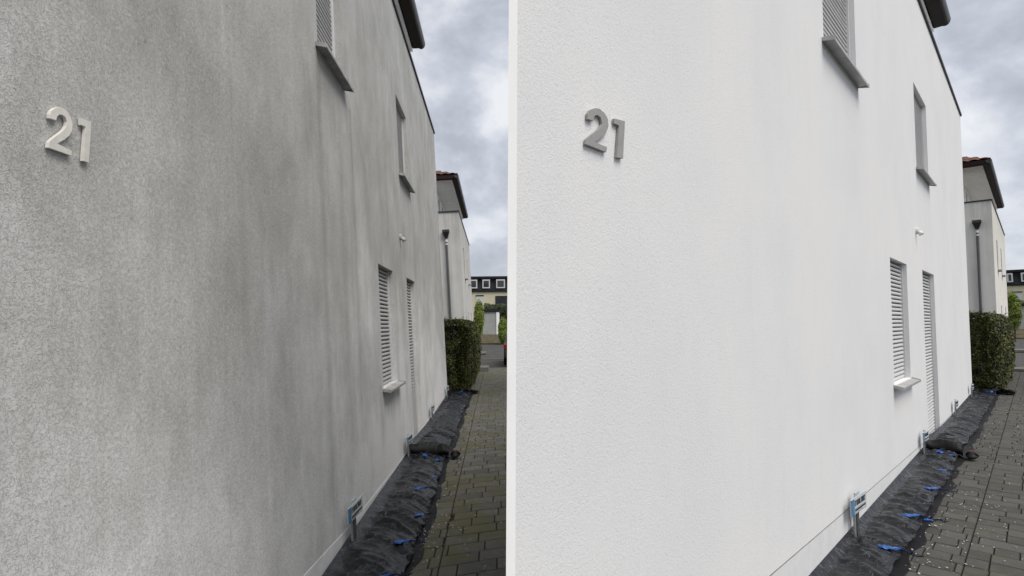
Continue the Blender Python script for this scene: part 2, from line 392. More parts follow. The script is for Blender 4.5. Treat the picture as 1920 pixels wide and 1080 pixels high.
def hip_roof(house, s0, s1, y0, y1, z0, pit, res, soff=.30, fine=True):
    tp = math.tan(R(pit)); mb = MB(); nx, ny = int((s1-s0)/res), int((y1-y0)/res)
    def fn(u, v):
        xx, yy = s0+(s1-s0)*u, y0+(y1-y0)*v
        ds = [xx-s0, s1-xx, yy-y0, y1-yy]; k = ds.index(min(ds)); h = max(0, ds[k])
        along = yy if k < 2 else xx
        bumpz = .045*abs(math.sin(math.pi*along/.30)) + .03*(1-((h/.36) % 1.0)) if fine else 0
        return (xx, yy, z0+.12+h*tp+bumpz)
    mb.grid(nx, ny, fn)
    ro = mb.build('roof', MAT['tile'], house, fix=False)
    # eave: tile-edge board, gutter, red board, soffit
    g = MB()
    def ring(a0, a1, b0, b1, za, zb, t):    # rectangle ring of boards of thickness t
        g.box(a0, a1, b0, b0+t, za, zb); g.box(a0, a1, b1-t, b1, za, zb)
        g.box(a0, a0+t, b0+t, b1-t, za, zb); g.box(a1-t, a1, b0+t, b1-t, za, zb)
    ring(s0+.04, s1-.04, y0+.10, y1-.04, z0-.02, z0+.135, .03)
    g.build('eave_board', MAT['brown'], ro)
    g = MB(); g.box(s0+.10, s0+.13, y0+.2, y1-.1, z0-.07, z0-.022); g.build('red_board', MAT['red'], ro)
    g = MB(); g.box(s0+.13, s1+.0, y0+.245, y1-.13, z0-.085, z0-.073); g.build('soffit', MAT['soffit'], ro)
    g = MB(); g.box(s0+.06, s1-.05, y0+.03, y0+.243, z0-.045, z0-.03); g.build('eave_lining', MAT['brown'], ro)
    g = MB()     # half-round gutter on the street side, closed ends
    arc = [(y0+.06-.095*math.cos(a)*1., z0+.10-.13*math.sin(a)) for a in [math.pi*k/10 for k in range(11)]]
    inner = [(y+(y0+.06-y)*.10, zz+.008) for y, zz in reversed(arc)]
    g.prism(arc+inner, 0, s0-.01, s1+.01)
    g.prism(arc, 0, s0-.02, s0-.011); g.prism(arc, 0, s1+.011, s1+.02)
    g.build('gutter', MAT['gutter'], ro, smooth=False)
    return ro

def upper_storey(house, s0, s1, y0, y1, wins):
    b = MB()
    holes = [(a, c, 6.75, 7.55) for a, c in wins]
    facade(b, s0, s1, 6.2, 7.83, holes, .1, y0)
    b.quad((s0, y0, 6.2), (s0, y0, 7.83), (s0, y1, 7.83), (s0, y1, 6.2)); b.quad((s1, y0, 6.2), (s1, y1, 6.2), (s1, y1, 7.83), (s1, y0, 7.83))
    b.quad((s0, y1, 6.2), (s0, y1, 7.83), (s1, y1, 7.83), (s1, y1, 6.2))
    b.build('upper_wall', MAT['soffit'], house)
    for a, c in wins:
        w_ = MB(); w_.box(a+.002, a+.06, y0+.05, y0+.09, 6.753, 7.547); w_.box(c-.06, c-.002, y0+.05, y0+.09, 6.753, 7.547)
        w_.box(a+.061, c-.061, y0+.05, y0+.09, 6.753, 6.81); w_.box(a+.061, c-.061, y0+.05, y0+.09, 7.49, 7.547)
        fr = w_.build('window', MAT['darkframe'], house)
        p = MB(); p.box(a+.062, c-.062, y0+.07, y0+.08, 6.812, 7.488); p.build('pane', MAT['glass'], fr)

def wall_lamp(house, s, z, mat):
    b = MB(); b.prism([(s+.035*math.cos(a), z+.045*math.sin(a)) for a in [i*math.pi/6 for i in range(12)]], 1, -.03, .001)
    l = b.build('sensor', mat, house, bevel=.006)
    h = MB(); h.tube([(s, -.03, z-.01), (s, -.05, z-.03), (s, -.062, z-.055)], .022, 10, .030)
    h.build('sensor_head', mat, l, smooth=True)

# ------------------------------------------------------------------ LEFT house (dirty)
house = empty('house', ML, 'grey weathered rendered house with dark dirt streaks on its long wall', 'house')
WL = [(3.95, 4.62, 3.84, 5.02), (7.44, 8.33, 3.86, 5.03), (5.76, 6.59, 1.05, 2.39), (7.62, 8.41, .0, 2.41)]
b = MB(); S0, S1, YB = -5., 12.95, 9.
facade(b, S0, S1, -.4, 6.47, WL, .20)
b.quad((S0, 0, -.4), (S0, 0, 6.47), (S0, YB, 6.47), (S0, YB, -.4)); b.quad((S1, 0, -.4), (S1, YB, -.4), (S1, YB, 6.47), (S1, 0, 6.47))
b.quad((S0, YB, -.4), (S0, YB, 6.47), (S1, YB, 6.47), (S1, YB, -.4)); b.quad((S0, 0, 6.465), (S1, 0, 6.465), (S1, YB, 6.465), (S0, YB, 6.465))
b.build('wall', MAT['dirty'], house)
for i, h in enumerate(WL):
    opening(house, 'door' if i == 3 else 'window', *h, .08, MAT['shutL'], MAT['sillw'], sill=i != 3, pitch_=.046 if i > 1 else .043)
parapet(house, S0, S1, YB)
upper_storey(house, 3., 10.6, 1.15, 8., [(9.0, 9.7)])
hip_roof(house, 2.0, 11.46, -.02, 9, 7.88, 24, .12)
wall_lamp(house, 7.22, 2.92, MAT['lampgrey'])
b = MB(); b.prism([(-3, -.1), (7.60, -.1), (7.60, .075), (6.87, .10), (4.29, .165), (3.31, .24), (-3, .34)], 1, -.002, .001); b.build('plinth', MAT['plinth_grey'], house)
b = MB(); b.prism([(8.43, -.1), (12.94, -.1), (12.94, .07), (8.43, .13)], 1, -.002, .001); b.build('plinth', MAT['plinth_grey'], house)

# ------------------------------------------------------------------ RIGHT house (clean)
house2 = empty('house', MR, 'freshly cleaned bright white rendered house on the right', 'house')
WR = [(4.50, 5.56, 3.86, 5.02), (8.95, 10.12, 3.79, 4.99), (6.83, 7.86, 1.04, 2.39), (9.10, 10.26, .0, 2.41)]
b = MB(); A, E_ = A_ARRIS, 16.0
SP, HL = 3.75, 4.3      # near part lowered, unseen, to light the left wall; then full height
facade(b, A, SP, -.4, HL, [], .20); facade(b, SP, E_, -.4, 6.47, WR, .20)
cs, sn = math.cos(R(43.9)), math.sin(R(43.9)); dep = .9; Lx = A+dep/sn*cs  # body kept thin, out of view, to leave sky for the left wall
plan = [(A, 0), (Lx, dep), (SP, dep), (10., dep), (10., 6.5), (E_, 6.5), (E_, 0)]
for (x0, y0), (x1, y1) in zip(plan, plan[1:]):
    hh = 6.47 if x0 >= SP-.01 else HL
    b.quad((x0, y0, -.4), (x0, y0, hh), (x1, y1, hh), (x1, y1, -.4))
b.quad((SP, 0, HL), (SP, 0, 6.47), (SP, dep, 6.47), (SP, dep, HL))
b.quad(*[(x_, y_, HL-.005) for x_, y_ in ((A, 0), (Lx, dep), (SP, dep), (SP, 0))])
b.quad(*[(x_, y_, 6.465) for x_, y_ in ((SP, 0), (SP, dep), (10., dep), (10., 6.5), (E_, 6.5), (E_, 0))])
b.build('wall', MAT['clean'], house2)
b = MB()                     # added white strip dividing the two views, shaped as a profile on the arris
b.prism([(A-.008, -.004), (A+.029, -.004), (A+.029, .0015), (A+.006, .004), (A, .004)], 2, -.39, 4.29)
b.build('added_divider_strip', MAT['smooth_white'], house2)
for i, h in enumerate(WR):
    opening(house2, 'door' if i == 3 else 'window', *h, .07, MAT['shutR'], MAT['sill'], sill=i != 3, pitch_=.046 if i > 1 else .043)
parapet(house2, SP, E_, 4); parapet(house2, A, SP-.06, 4, 4.3)
upper_storey(house2, 10.1, 13.2, 1.15, 6., [(11.6, 12.5)])
hip_roof(house2, 9.0, 14.0, -.02, 6.4, 7.88, 24, .12)
wall_lamp(house2, 8.67, 2.89, MAT['lampwhite'])
b = MB(); b.prism([(A+.01, -.1), (9.08, -.1), (9.08, .15), (8.13, .17), (4.56, .28), (3.12, .33), (A+.01, .40)], 1, -.002, .001); b.build('plinth', MAT['plinth_white'], house2)
b = MB()
for q0, q1 in zip([(A+.04, .398), (3.12, .33), (4.56, .28), (8.13, .17), (10.29, .145)], [(3.12, .33), (4.56, .28), (8.13, .17), (9.08, .15), (15.97, .06)]):
    b.prism([(q0[0], q0[1]+.001), (q1[0], q1[1]+.001), (q1[0], q1[1]+.005), (q0[0], q0[1]+.005)], 1, -.0022, .001)
b.build('plinth_joint', MAT['concrete'], house2)
b = MB(); b.prism([(10.28, -.1), (15.98, -.1), (15.98, .06), (10.28, .145)], 1, -.002, .001); b.build('plinth', MAT['plinth_white'], house2)

# ------------------------------------------------------------------ house numbers
L2 = [(1.488, 2.2917), (1.488, 2.3031), (1.4931, 2.315), (1.5047, 2.3275), (1.5187, 2.3364), (1.5345, 2.3391), (1.5505, 2.3352), (1.5614, 2.3241), (1.5684, 2.3046), (1.5655, 2.2848), (1.5556, 2.2665), (1.5393, 2.2496), (1.5131, 2.2283), (1.5651, 2.2243), (1.5628, 2.2095), (1.4828, 2.2064), (1.4853, 2.2219), (1.4913, 2.2312), (1.5341, 2.2739), (1.5449, 2.2911), (1.5477, 2.3054), (1.5423, 2.3164), (1.5317, 2.3187), (1.5212, 2.3158), (1.5134, 2.307), (1.5092, 2.2937)]
L1 = [(1.6009, 2.3368), (1.6412, 2.3412), (1.6303, 2.2094), (1.6073, 2.2081), (1.6183, 2.3169), (1.6019, 2.3166)]
R2 = [(1.4566, 2.4042), (1.4567, 2.4223), (1.4679, 2.4384), (1.4983, 2.4545), (1.5267, 2.4601), (1.5565, 2.4532), (1.5776, 2.4375), (1.581, 2.4114), (1.565, 2.383), (1.5329, 2.3563), (1.4973, 2.3328), (1.5709, 2.3335), (1.567, 2.3139), (1.4442, 2.3138), (1.446, 2.3305), (1.463, 2.344), (1.5243, 2.3884), (1.5425, 2.4119), (1.5336, 2.4307), (1.514, 2.4343), (1.4981, 2.4272), (1.491, 2.4163), (1.4883, 2.4067)]
R1 = [(1.6174, 2.4501), (1.6893, 2.4599), (1.6742, 2.3145), (1.633, 2.3098), (1.6491, 2.4323), (1.6191, 2.4325)]
def digits(m, polys, mat, label):
    c = Vector((polys[0][0][0], 0, polys[0][0][1]))
    root = empty('house_number', m @ T(c), label, 'house number')
    for p in polys:
        q = MB(); q.prism([(x_-c.x, z_-c.z) for x_, z_ in p], 1, -.013, -.003)
        q.build('numeral', mat, root, bevel=.0004)
digits(ML, (L2, L1), MAT['steel'], 'pale steel house number 21 on the dirty grey wall')
digits(MR, (R2, R1), MAT['steeldark'], 'dark grey steel house number 21 on the clean white wall')

# ------------------------------------------------------------------ small marker signs by the wall foot
def marker(m, s, label, group, hgt=.33, wd=.30, first=None):
    if first:
        o = copy_tree(first); o.matrix_world = m @ T((s, -.004, .015)) @ Matrix.Rotation(R(-4), 4, 'Z'); tag(o, label, 'sign', group); return o
    root = empty('marker_sign', m @ T((s-.03, -.004, .02)) @ Matrix.Rotation(R(-4), 4, 'Z'), label, 'sign', group)
    b = MB(); b.box(-.006, .034, -.052, -.030, .0, .26); b.build('post', MAT['post'], root, bevel=.002)
    b = MB(); b.box(-.045, -.027, -.050, -.036, .0, .26); b.build('rod', MAT['postl'], root, bevel=.002)
    b = MB(); b.box(-.15, .15, -.064, -.054, .215, .325); b.box(-.03, .05, -.052, -.040, .25, .345)
    pl = b.build('plate', MAT['plate'], root, bevel=.003)
    b = MB(); b.box(-.148, -.095, -.0665, -.0645, .218, .322); b.build('blue_band', MAT['plateblue'], pl)
    b = MB(); x_ = -.08
    rr = random.Random(3)
    for k in range(7):            # row of bold capitals too small to read
        w_ = .024; b.box(x_, x_+.006, -.0668, -.0644, .272, .305)
        if k % 2 == 0: b.box(x_+.0062, x_+w_-.006, -.0668, -.0644, .298, .305)
        else: b.box(x_+.0062, x_+w_-.006, -.0668, -.0644, .272, .279)
        if k % 3: b.box(x_+w_-.0058, x_+w_, -.0668, -.0644, .272, .305)
        x_ += .030
    b.build('headline', MAT['ink'], pl); b = MB(); x_ = -.08
    while x_ < .12:
        w_ = rr.uniform(.008, .022); b.box(x_, x_+w_, -.0668, -.0644, .238, .248); x_ += w_+.005
    b.build('small_print', MAT['ink'], pl)
    b = MB(); b.box(.06, .125, -.0668, -.0644, .226, .232); b.box(-.088, .138, -.0666, -.0644, .3115, .3145); b.box(-.088, .138, -.0666, -.0644, .2585, .2615); b.build('white_line', MAT['winframe'], pl)
    return root
where = ['nearest the camera', 'before the shuttered door', 'past the shuttered door', 'beside the hedge']
mk = marker(ML, 4.27, 'small grey and blue marker sign on a post at the dirty wall, '+where[0], 'marker signs along the dirty wall')
for s_, wh in zip((6.87, 9.40, 12.35), where[1:]):
    marker(ML, s_, 'small grey marker sign on a post by the dirty wall, '+wh, 'marker signs along the dirty wall', first=mk)
mk2 = marker(MR, 4.86, 'small blue and white marker sign on a post at the white wall, '+where[0], 'marker signs along the white wall')
mk2.scale = (1.2, 1, 1.12); mk.scale = (1.1, 1, 1.05)
for s_, wh in zip((8.32, 11.9, 15.1), where[1:]):
    q = marker(MR, s_, 'small grey marker sign on a post at the white wall, '+wh, 'marker signs along the white wall', first=mk2); q.scale = (.9, 1, 1.05)

# ------------------------------------------------------------------ ground
b = MB(); b.quad((-400, -200, -.035), (400, -200, -.035), (400, 600, -.035), (-400, 600, -.035))
tag(b.build('ground', MAT['asphalt']), kind='structure')

def paving(name, fm, s0, s1, rows, mat, skew, clip=None):
    """rows: list of (k0,k1) outward bands; stones in a running bond"""
    b = MB(); rr = random.Random(7)
    def P(s, k, z): return (s + skew*(k-.3), -k, z)
    for (k0, k1, lens, pw) in rows:
        s = s0; r = 0
        while s < s1:
            k = k0 - (r % 2)*lens[0]*.5 - rr.uniform(0, .04)
            while k < k1:
                ln = rr.choice(lens); a, c = max(k, k0), min(k+ln, k1); k += ln
                if c-a < .03: continue
                if clip and not clip(s, c): continue
                g, bv = .003, .005; z = rr.uniform(-.003, .002); tl = rr.uniform(-.0015, .0015)
                x0, x1, y0, y1 = s+g, s+pw-g, a+g, c-g; t = rr.random()
                top = [P(x0+bv, y0+bv, z+tl), P(x1-bv, y0+bv, z+tl), P(x1-bv, y1-bv, z-tl), P(x0+bv, y1-bv, z-tl)]
                mid = [P(x0, y0, z-.007), P(x1, y0, z-.007), P(x1, y1, z-.007), P(x0, y1, z-.007)]
                bot = [(p[0], p[1], -.028) for p in mid]
                i = len(b.v); b.v += top+mid+bot
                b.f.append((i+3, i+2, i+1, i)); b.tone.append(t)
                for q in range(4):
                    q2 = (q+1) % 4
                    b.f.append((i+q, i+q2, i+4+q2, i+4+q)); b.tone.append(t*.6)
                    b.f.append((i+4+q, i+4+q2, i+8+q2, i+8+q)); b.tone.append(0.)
            s += pw; r += 1
    o = b.build(name, mat, matrix=fm); return tag(o, kind='structure')
paving('pavement', FL, 2.0, 21.0, [(.25, .72, (.24, .16), .18), (.72, 3.6, (.28, .20, .28), .18)], MAT['pavL'], .30, lambda s, k: s > 2.2+1.1*max(0, k-1.25))
paving('pavement', FR, 1.0, 27.0, [(.2, .66, (.24, .16), .18), (.66, 5.0, (.28, .20, .28, .14), .18)], MAT['pavR'], .0)
def sheet(name, fm, s0, s1, k0, k1, z, mat):
    b = MB(); b.quad((s0, -k0, z), (s1, -k0, z), (s1, -k1, z), (s0, -k1, z)); return tag(b.build(name, mat, matrix=fm), kind='structure')
sheet('joint_sand', FL, 2., 21.3, 0, 1.25, -.022, MAT['joint']); sheet('joint_sand', FR, 1., 27.2, 0, 5.2, -.0185, MAT['joint'])
sheet('joint_sand', FL, 5.2, 21.3, 1.255, 3.7, -.022, MAT['joint'])

# ------------------------------------------------------------------ fallen petals
def petals(fm, s0, s1, k0, k1, n, label, seed, dense):
    b = MB(); rr = random.Random(seed)
    for i in range(n):
        s = rr.uniform(s0, s1)**1.0; k = k0 + (k1-k0)*rr.random()**1.5
        if rr.random() < .45: c = rr.choice(dense); s = rr.gauss(c[0], c[2]); k = abs(rr.gauss(c[1]-k0, c[2]*.35))+k0
        if fm is FL and s < 2.4+1.1*max(0, k-1.2): continue
        r = rr.uniform(.003, .010); a0 = rr.uniform(0, 6.28); m = rr.randint(5, 7); el = rr.uniform(.5, 1)
        pts = []
        for j in range(m):
            a = 2*math.pi*j/m; q = r*rr.uniform(.7, 1.15); u_, v_ = q*math.cos(a), q*math.sin(a)*el
            pts.append((s+u_*math.cos(a0)-v_*math.sin(a0), -k+u_*math.sin(a0)+v_*math.cos(a0), .006+rr.uniform(0, .007)))
        b.quad(*pts)
    return tag(b.build('fallen_petals', MAT['petal'], matrix=fm), label, 'petals', kind='stuff')
petals(FL, 3, 15, .50, 1.6, 650, 'pale fallen petals on the dark pavers by the dirty house', 1, [(4.5, .6, .5), (8, .75, .9), (9.5, 1.0, 1.2)])
petals(FR, 3, 20, .36, 3.6, 800, 'pale fallen petals on the grey pavers by the white house', 2, [(5, .5, .5), (6.5, .6, .6), (10, .9, 1.2), (14, .7, 2)])

# ------------------------------------------------------------------ black building film along the wall foot
def ridged(p, o=3):
    a, f, s = 0., 1., 0.
    for _ in range(o):
        s += (1-min(1, abs(noise.noise(p*f))*1.6))**1.7*1.0/f**.9; a += 1/f**.9; f *= 2.1
    return s/a
def film_surface(S0_, S1_, wdt, zwall, base, amp, seed, lift=None, edge_amp=.04):
    def fn(u, v):
        s = S0_+(S1_-S0_)*u
        ed = wdt*(1+edge_amp*2*noise.noise(Vector((s*1.6, seed, 0)))+edge_amp*noise.noise(Vector((s*5, seed, 3))))
        L_ = lift(s) if lift else 0.
        if v < .86:
            q = v/.86; k = .004+(ed-.004)*q
            w1 = ridged(Vector((s*4.2+1.2*k*k*4+seed, k*1.1, seed)))-.45
            w2 = ridged(Vector((s*13+k*3*math.sin(s*2), k*3.0, seed+5)), 2)-.45
            w3 = noise.noise(Vector((s*1.3, k*3.5, seed)))
            fold = max(0, 1-q/.22)**1.6
            env = min(1, max(0, q-.06)/.2)
            z = base+L_+zwall*fold+env*amp*(1.7*w1+.32*w2+.6*w3)+.035*math.sin(min(1, q)*math.pi)*.9
            z = max(z, .012)
            return (s, -k, z)
        q = (v-.86)/.14
        k = ed-.055*math.sin(min(1, q*1.4)*3.1)+.045*max(0, q-.5)*2*(1+noise.noise(Vector((s*3, 1, seed))))
        w1 = ridged(Vector((s*4.2+1.2*ed*ed*4+seed, ed*1.1, seed)))-.45; w2 = ridged(Vector((s*13+ed*3*math.sin(s*2), ed*3.0, seed+5)), 2)-.45
        w3 = noise.noise(Vector((s*1.3, ed*3.5, seed)))
        zt = max(base+L_+amp*(1.7*w1+.32*w2+.6*w3), .012)
        return (s, -k, zt*max(0, 1-q*1.5)+.006)
    return fn
def film(fm, S0_, S1_, wdt, mat, label, seed, lift=None, flap=None, zwall=.06, base=.05, amp=.032, collars=()):
    root = empty('building_film', fm @ T((S0_, 0, 0)), label, 'plastic sheet', 'black film sheets along the house walls')
    inv = T((-S0_, 0, 0))
    b = MB(); b.grid(int((S1_-S0_)/.012), 70, film_surface(S0_, S1_, wdt, zwall, base, amp, seed, lift))
    b.v = [tuple(inv @ Vector(p)) for p in b.v]
    # outer fold in a blacker film, its shade put into the colour
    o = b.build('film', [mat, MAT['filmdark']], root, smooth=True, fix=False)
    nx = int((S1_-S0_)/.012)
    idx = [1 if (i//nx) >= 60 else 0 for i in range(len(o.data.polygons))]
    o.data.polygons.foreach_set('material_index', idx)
    if flap:                # hanging end of the upper sheet
        top = film_surface(S0_, S1_, wdt, zwall, base, amp, seed, lift); b = MB()
        def fn(u, v):
            x_, y_, z_ = top(0, u*.86); z_ = z_+.004
            return (x_ - S0_ - .05*v - .03*math.sin(v*3.1)*(1+.5*math.sin(u*9)), y_, z_*(1-v)+.075*v*(1-.4*u)+.012*math.sin(u*14+v*2)*v)
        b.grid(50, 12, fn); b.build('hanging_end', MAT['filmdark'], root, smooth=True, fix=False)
        b = MB(); e0 = Vector(top(0, .86))
        def fn2(u, v):
            a = u*2*math.pi; r = .055*(1+.3*noise.noise(Vector((u*4, v*3, 2))))*math.sin(math.pi*(.08+.9*v))
            return (-.02+.02*math.sin(a*3)+r*math.cos(a)*1.5, e0.y-.02-v*.13, .06+r*math.sin(a)*.9)
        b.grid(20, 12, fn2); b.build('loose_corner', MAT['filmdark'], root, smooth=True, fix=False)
        b = MB(); b.prism([(-.01, .0), (.015, .003), (.025, .014), (.0, .014)], 1, e0.y-.10, e0.y-.05)
        b.v = [(p[0]+.02, p[1], p[2]+.095) for p in b.v]
        b.build('red_clip', MAT['redplastic'], root, bevel=.004)
    return root
film(FL, 2.2, 7.15, .52, MAT['filmL'], 'near black plastic film sheet along the foot of the dirty wall', 1.3)
film(FL, 7.05, 13.5, .52, MAT['filmL'], 'far black plastic film sheet with hanging end, by the dirty wall', 4.1,
     lift=lambda s: .105*math.exp(-(s-7.05)/1.0)+.0, flap=True)
film(FR, 2.2, 8.85, .355, MAT['filmR'], 'near black plastic film sheet along the foot of the white wall', 7.7, zwall=.065)
film(FR, 8.72, 16.9, .38, MAT['filmR'], 'far black plastic film sheet with hanging end, by the white wall', 9.2,
     lift=lambda s: .11*math.exp(-(s-8.72)/1.0)+.0, flap=True)

# crumpled loose end pieces where the film stops
def crumple(fm, s, k, sz, label, seed):
    b = MB(); rr = random.Random(seed)
    def fn(u, v):
        a = u*2*math.pi; t = v*math.pi
        d = Vector((math.cos(a)*math.sin(t), math.sin(a)*math.sin(t), math.cos(t)))
        r = 1+.75*(ridged(d*1.8+Vector((seed, 0, 0)), 3)-.7)*2
        return (d.x*sz*.9*r, d.y*sz*1.7*r, max(0, d.z*sz*.55*r+sz*.35))
    b.grid(40, 24, fn)
    o = b.build('film_scrap', MAT['filmdark'], smooth=False, fix=False, matrix=fm @ T((s, -k, 0))); return tag(o, label, 'plastic scrap')
crumple(FL, 13.6, .50, .13, 'crumpled scrap of black film on pavers by the left hedge', 3)
crumple(FR, 16.9, .46, .14, 'crumpled scrap of black film on pavers by the right hedge', 8)

# ------------------------------------------------------------------ blue ties lying on the film
deps = bpy.context.evaluated_depsgraph_get(); bpy.context.view_layer.update()
def make_tie(var):
    root = empty('blue_tie', Matrix(), 'x', 'plastic tie'); rr = random.Random(var)
    b = MB()
    def fn(u, v):
        a = u*2*math.pi; t = v
        wdt = .034*math.sin(math.pi*min(1, t*1.02+.08))**.6*(1-.55*t)
        return (-.02*math.sin(t*4+var)+wdt*math.cos(a)*1.1, .02-t*.125, .012+.009*math.sin(a)*(1-.4*t)+.012*noise.noise(Vector((u*5, t*6, var))))
    b.grid(22, 16, fn); b.build('tag', MAT['blue'], root, smooth=True, fix=False)
    b = MB(); p = []
    for i in range(12):
        t = i/11; p.append((.008*math.sin(t*9+var), -.095-.13*t, .014+.008*math.sin(t*7)))
    b.tube(p, .006, 7, .004)
    for q in range(5):
        a = q*1.3+var; b.tube([(.0, -.16, .016), (.022*math.cos(a), -.165+.012*math.sin(a), .03+.006*math.sin(a*2))], .0035, 5, .002)
    b.build('cord', MAT['cord'], root, smooth=True)
    return root
ties = [make_tie(1), make_tie(2.4)]
def put(fm, s, k, z, rz, sc_, src, label, group, first):
    o = ties[src] if first else copy_tree(ties[src])
    o.matrix_world = fm @ T((s, -k, z)) @ Matrix.Rotation(R(rz), 4, 'Z') @ Matrix.Scale(sc_, 4); tag(o, label, 'plastic tie', group); return o
gl, gr = 'blue ties on the film by the dirty wall', 'blue ties on the film by the white wall'
def top_z(fm, s, k):
    best = None
    for o in bpy.data.objects:
        if o.type == 'MESH' and o.name.startswith('film') and o.parent:
            inv = o.matrix_world.inverted(); p = inv @ (fm @ Vector((s, -k, 1))); d = (inv.to_3x3() @ Vector((0, 0, -1)))
            ok, loc, *_ = o.ray_cast(p, d)
            if ok:
                z = (o.matrix_world @ loc).z
                best = z if best is None else max(best, z)
    return best if best is not None else .02
used = [0, 0]
def tie_at(fm, s, k, rz, sc_, src, label, group):
    put(fm, s, k-.02, top_z(fm, s, k)-.004, rz, sc_, src, label, group, not used[src]); used[src] = 1
for s_, k_, rz, z_, v_, lb in ((3.62, .36, 10, 1.05, 0, 'blue plastic tie at the lower frame edge, on film by the dirty wall'),
        (4.20, .40, -12, 1.0, 0, 'blue plastic tie on the film beside the nearest marker sign of the dirty wall'),
        (4.80, .45, 20, .8, 1, 'thin blue tie trailing towards the pavers, third from near on the dirty wall film'),
        (5.42, .36, 0, .95, 0, 'blue tie in the middle of the near film sheet by the dirty wall'),
        (5.95, .46, 40, .7, 1, 'small dark blue tie short of the hanging film end by the dirty wall'),
        (6.72, .26, 80, 1.05, 0, 'blue tie under the hanging film end, wall side, by the dirty wall'),
        (6.66, .45, 95, .9, 1, 'blue tie under the hanging film end, paver side, by the dirty wall'),
        (13.35, .28, 70, 1.5, 0, 'blue tie at the far end of the film beside the left hedge')):
    tie_at(FL, s_, k_, rz, z_, v_, lb, gl)
for s_, k_, rz, z_, v_, lb in ((4.74, .25, -10, 1.1, 0, 'large bright blue tie on the film beside the nearest marker sign of the white wall'),
        (5.62, .25, 10, 1.1, 0, 'blue tie with dark knotted cord, second from near on the white wall film'),
        (5.80, .36, 30, .8, 1, 'small blue tie hanging at the outer film edge by the white wall'),
        (6.72, .27, 0, 1.0, 0, 'blue tie in the middle of the near film sheet by the white wall'),
        (7.50, .29, 20, .8, 1, 'thin dark blue tie short of the hanging film end by the white wall'),
        (8.44, .18, 80, 1.2, 0, 'blue tie under the hanging film end, wall side, by the white wall'),
        (8.46, .32, 95, 1.0, 1, 'blue tie under the hanging film end, paver side, by the white wall'),
        (16.45, .27, 70, 1.7, 0, 'blue tie at the far end of the film beside the right hedge')):
    tie_at(FR, s_, k_, rz, z_, v_, lb, gr)

# ------------------------------------------------------------------ foliage
def leaves(surf_pts, size, seed, flat_=.0):
    b = MB(); rr = random.Random(seed)
    for p, nrm, tone in surf_pts:
        d = (Vector((rr.gauss(0, 1), rr.gauss(0, 1), rr.gauss(0, 1)))*.6 + nrm).normalized()
        a = d.orthogonal().normalized(); a.rotate(Matrix.Rotation(rr.uniform(0, 6.28), 3, d)); c = d.cross(a)
        L_, W_ = size*rr.uniform(.6, 1.25), size*rr.uniform(.3, .55)
        b.quad(p-a*L_, p-c*W_*.9, p+a*L_, p+c*W_, tone=max(0, min(1, tone+rr.gauss(0, .16))))
    return b
def hedge(fm, s0, s1, k0, k1, ztop, label, seed, side):
    root = empty('hedge', fm @ T((s0, 0, 0)), label, 'hedge'); rr = random.Random(seed)
    b = MB(); ln = s1-s0
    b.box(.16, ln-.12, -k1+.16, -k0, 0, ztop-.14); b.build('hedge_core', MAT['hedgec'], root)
    pts = []
    def bulge(a, b_, c): return .10*noise.noise(Vector((a*1.7+seed, b_*1.7, c*1.7)))+.07*noise.noise(Vector((a*5+seed, b_*5, c*5)))
    def clump(x_, y_, z_): return .42+.5*noise.noise(Vector((x_*3, y_*3, z_*3+seed)))
    for i in range(26000):       # street side
        x_, z_ = rr.uniform(0, 1)**1.5*ln, rr.uniform(.02, ztop)
        sag = .10*math.sin(math.pi*min(1, z_/ztop))+side*min(1, x_/1.2)
        e = bulge(x_, 0, z_)-rr.random()**2*.14
        rnd = max(0, z_-(ztop-.16))*.8; rn2 = max(0, .18-x_)*.6
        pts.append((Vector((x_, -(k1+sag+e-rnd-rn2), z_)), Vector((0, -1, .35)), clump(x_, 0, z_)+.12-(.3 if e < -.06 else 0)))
    for i in range(17000):       # near end
        y_, z_ = rr.uniform(k0, k1+.02), rr.uniform(.02, ztop)
        e = bulge(9, y_, z_)-rr.random()**2*.12; rnd = max(0, z_-(ztop-.14))*.7+max(0, y_-(k1-.12))*.6
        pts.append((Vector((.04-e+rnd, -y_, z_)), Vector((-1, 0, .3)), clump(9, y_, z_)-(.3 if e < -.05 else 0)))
    for i in range(13000):       # top
        x_, y_ = rr.uniform(0, 1)**1.3*ln, rr.uniform(k0, k1+.1)
        e = bulge(x_, y_, 7)*.8-rr.random()**2*.06; rnd = max(0, y_-(k1-.14))*.5+max(0, .15-x_)*.5
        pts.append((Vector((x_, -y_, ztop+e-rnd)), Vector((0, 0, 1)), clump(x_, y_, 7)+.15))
    for q in range(70):          # stray shoots standing out of the clipped faces
        x_ = rr.uniform(0, 1)**1.4*ln; top = rr.random() < .5
        p0 = Vector((x_, -(rr.uniform(k0+.5, k1) if top else k1+side*min(1, x_/1.2)+.06), ztop-.02 if top else rr.uniform(.3, ztop)))
        dr = Vector((rr.gauss(0, .4), -.2 if top else -1, 1.2 if top else .6)).normalized(); L_ = rr.uniform(.06, .17)
        for j in range(9): pts.append((p0+dr*L_*j/8+Vector((rr.gauss(0, .008), rr.gauss(0, .008), 0)), dr, rr.uniform(.6, 1)))
    leaves(pts, .032, seed).build('foliage', MAT['hedge'], root, fix=False)
    return root
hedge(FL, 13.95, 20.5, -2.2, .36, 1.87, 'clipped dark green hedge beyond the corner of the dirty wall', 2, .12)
hedge(FR, 17.05, 24.5, -2.4, .30, 1.90, 'clipped green hedge beyond the corner of the white wall', 5, .16)

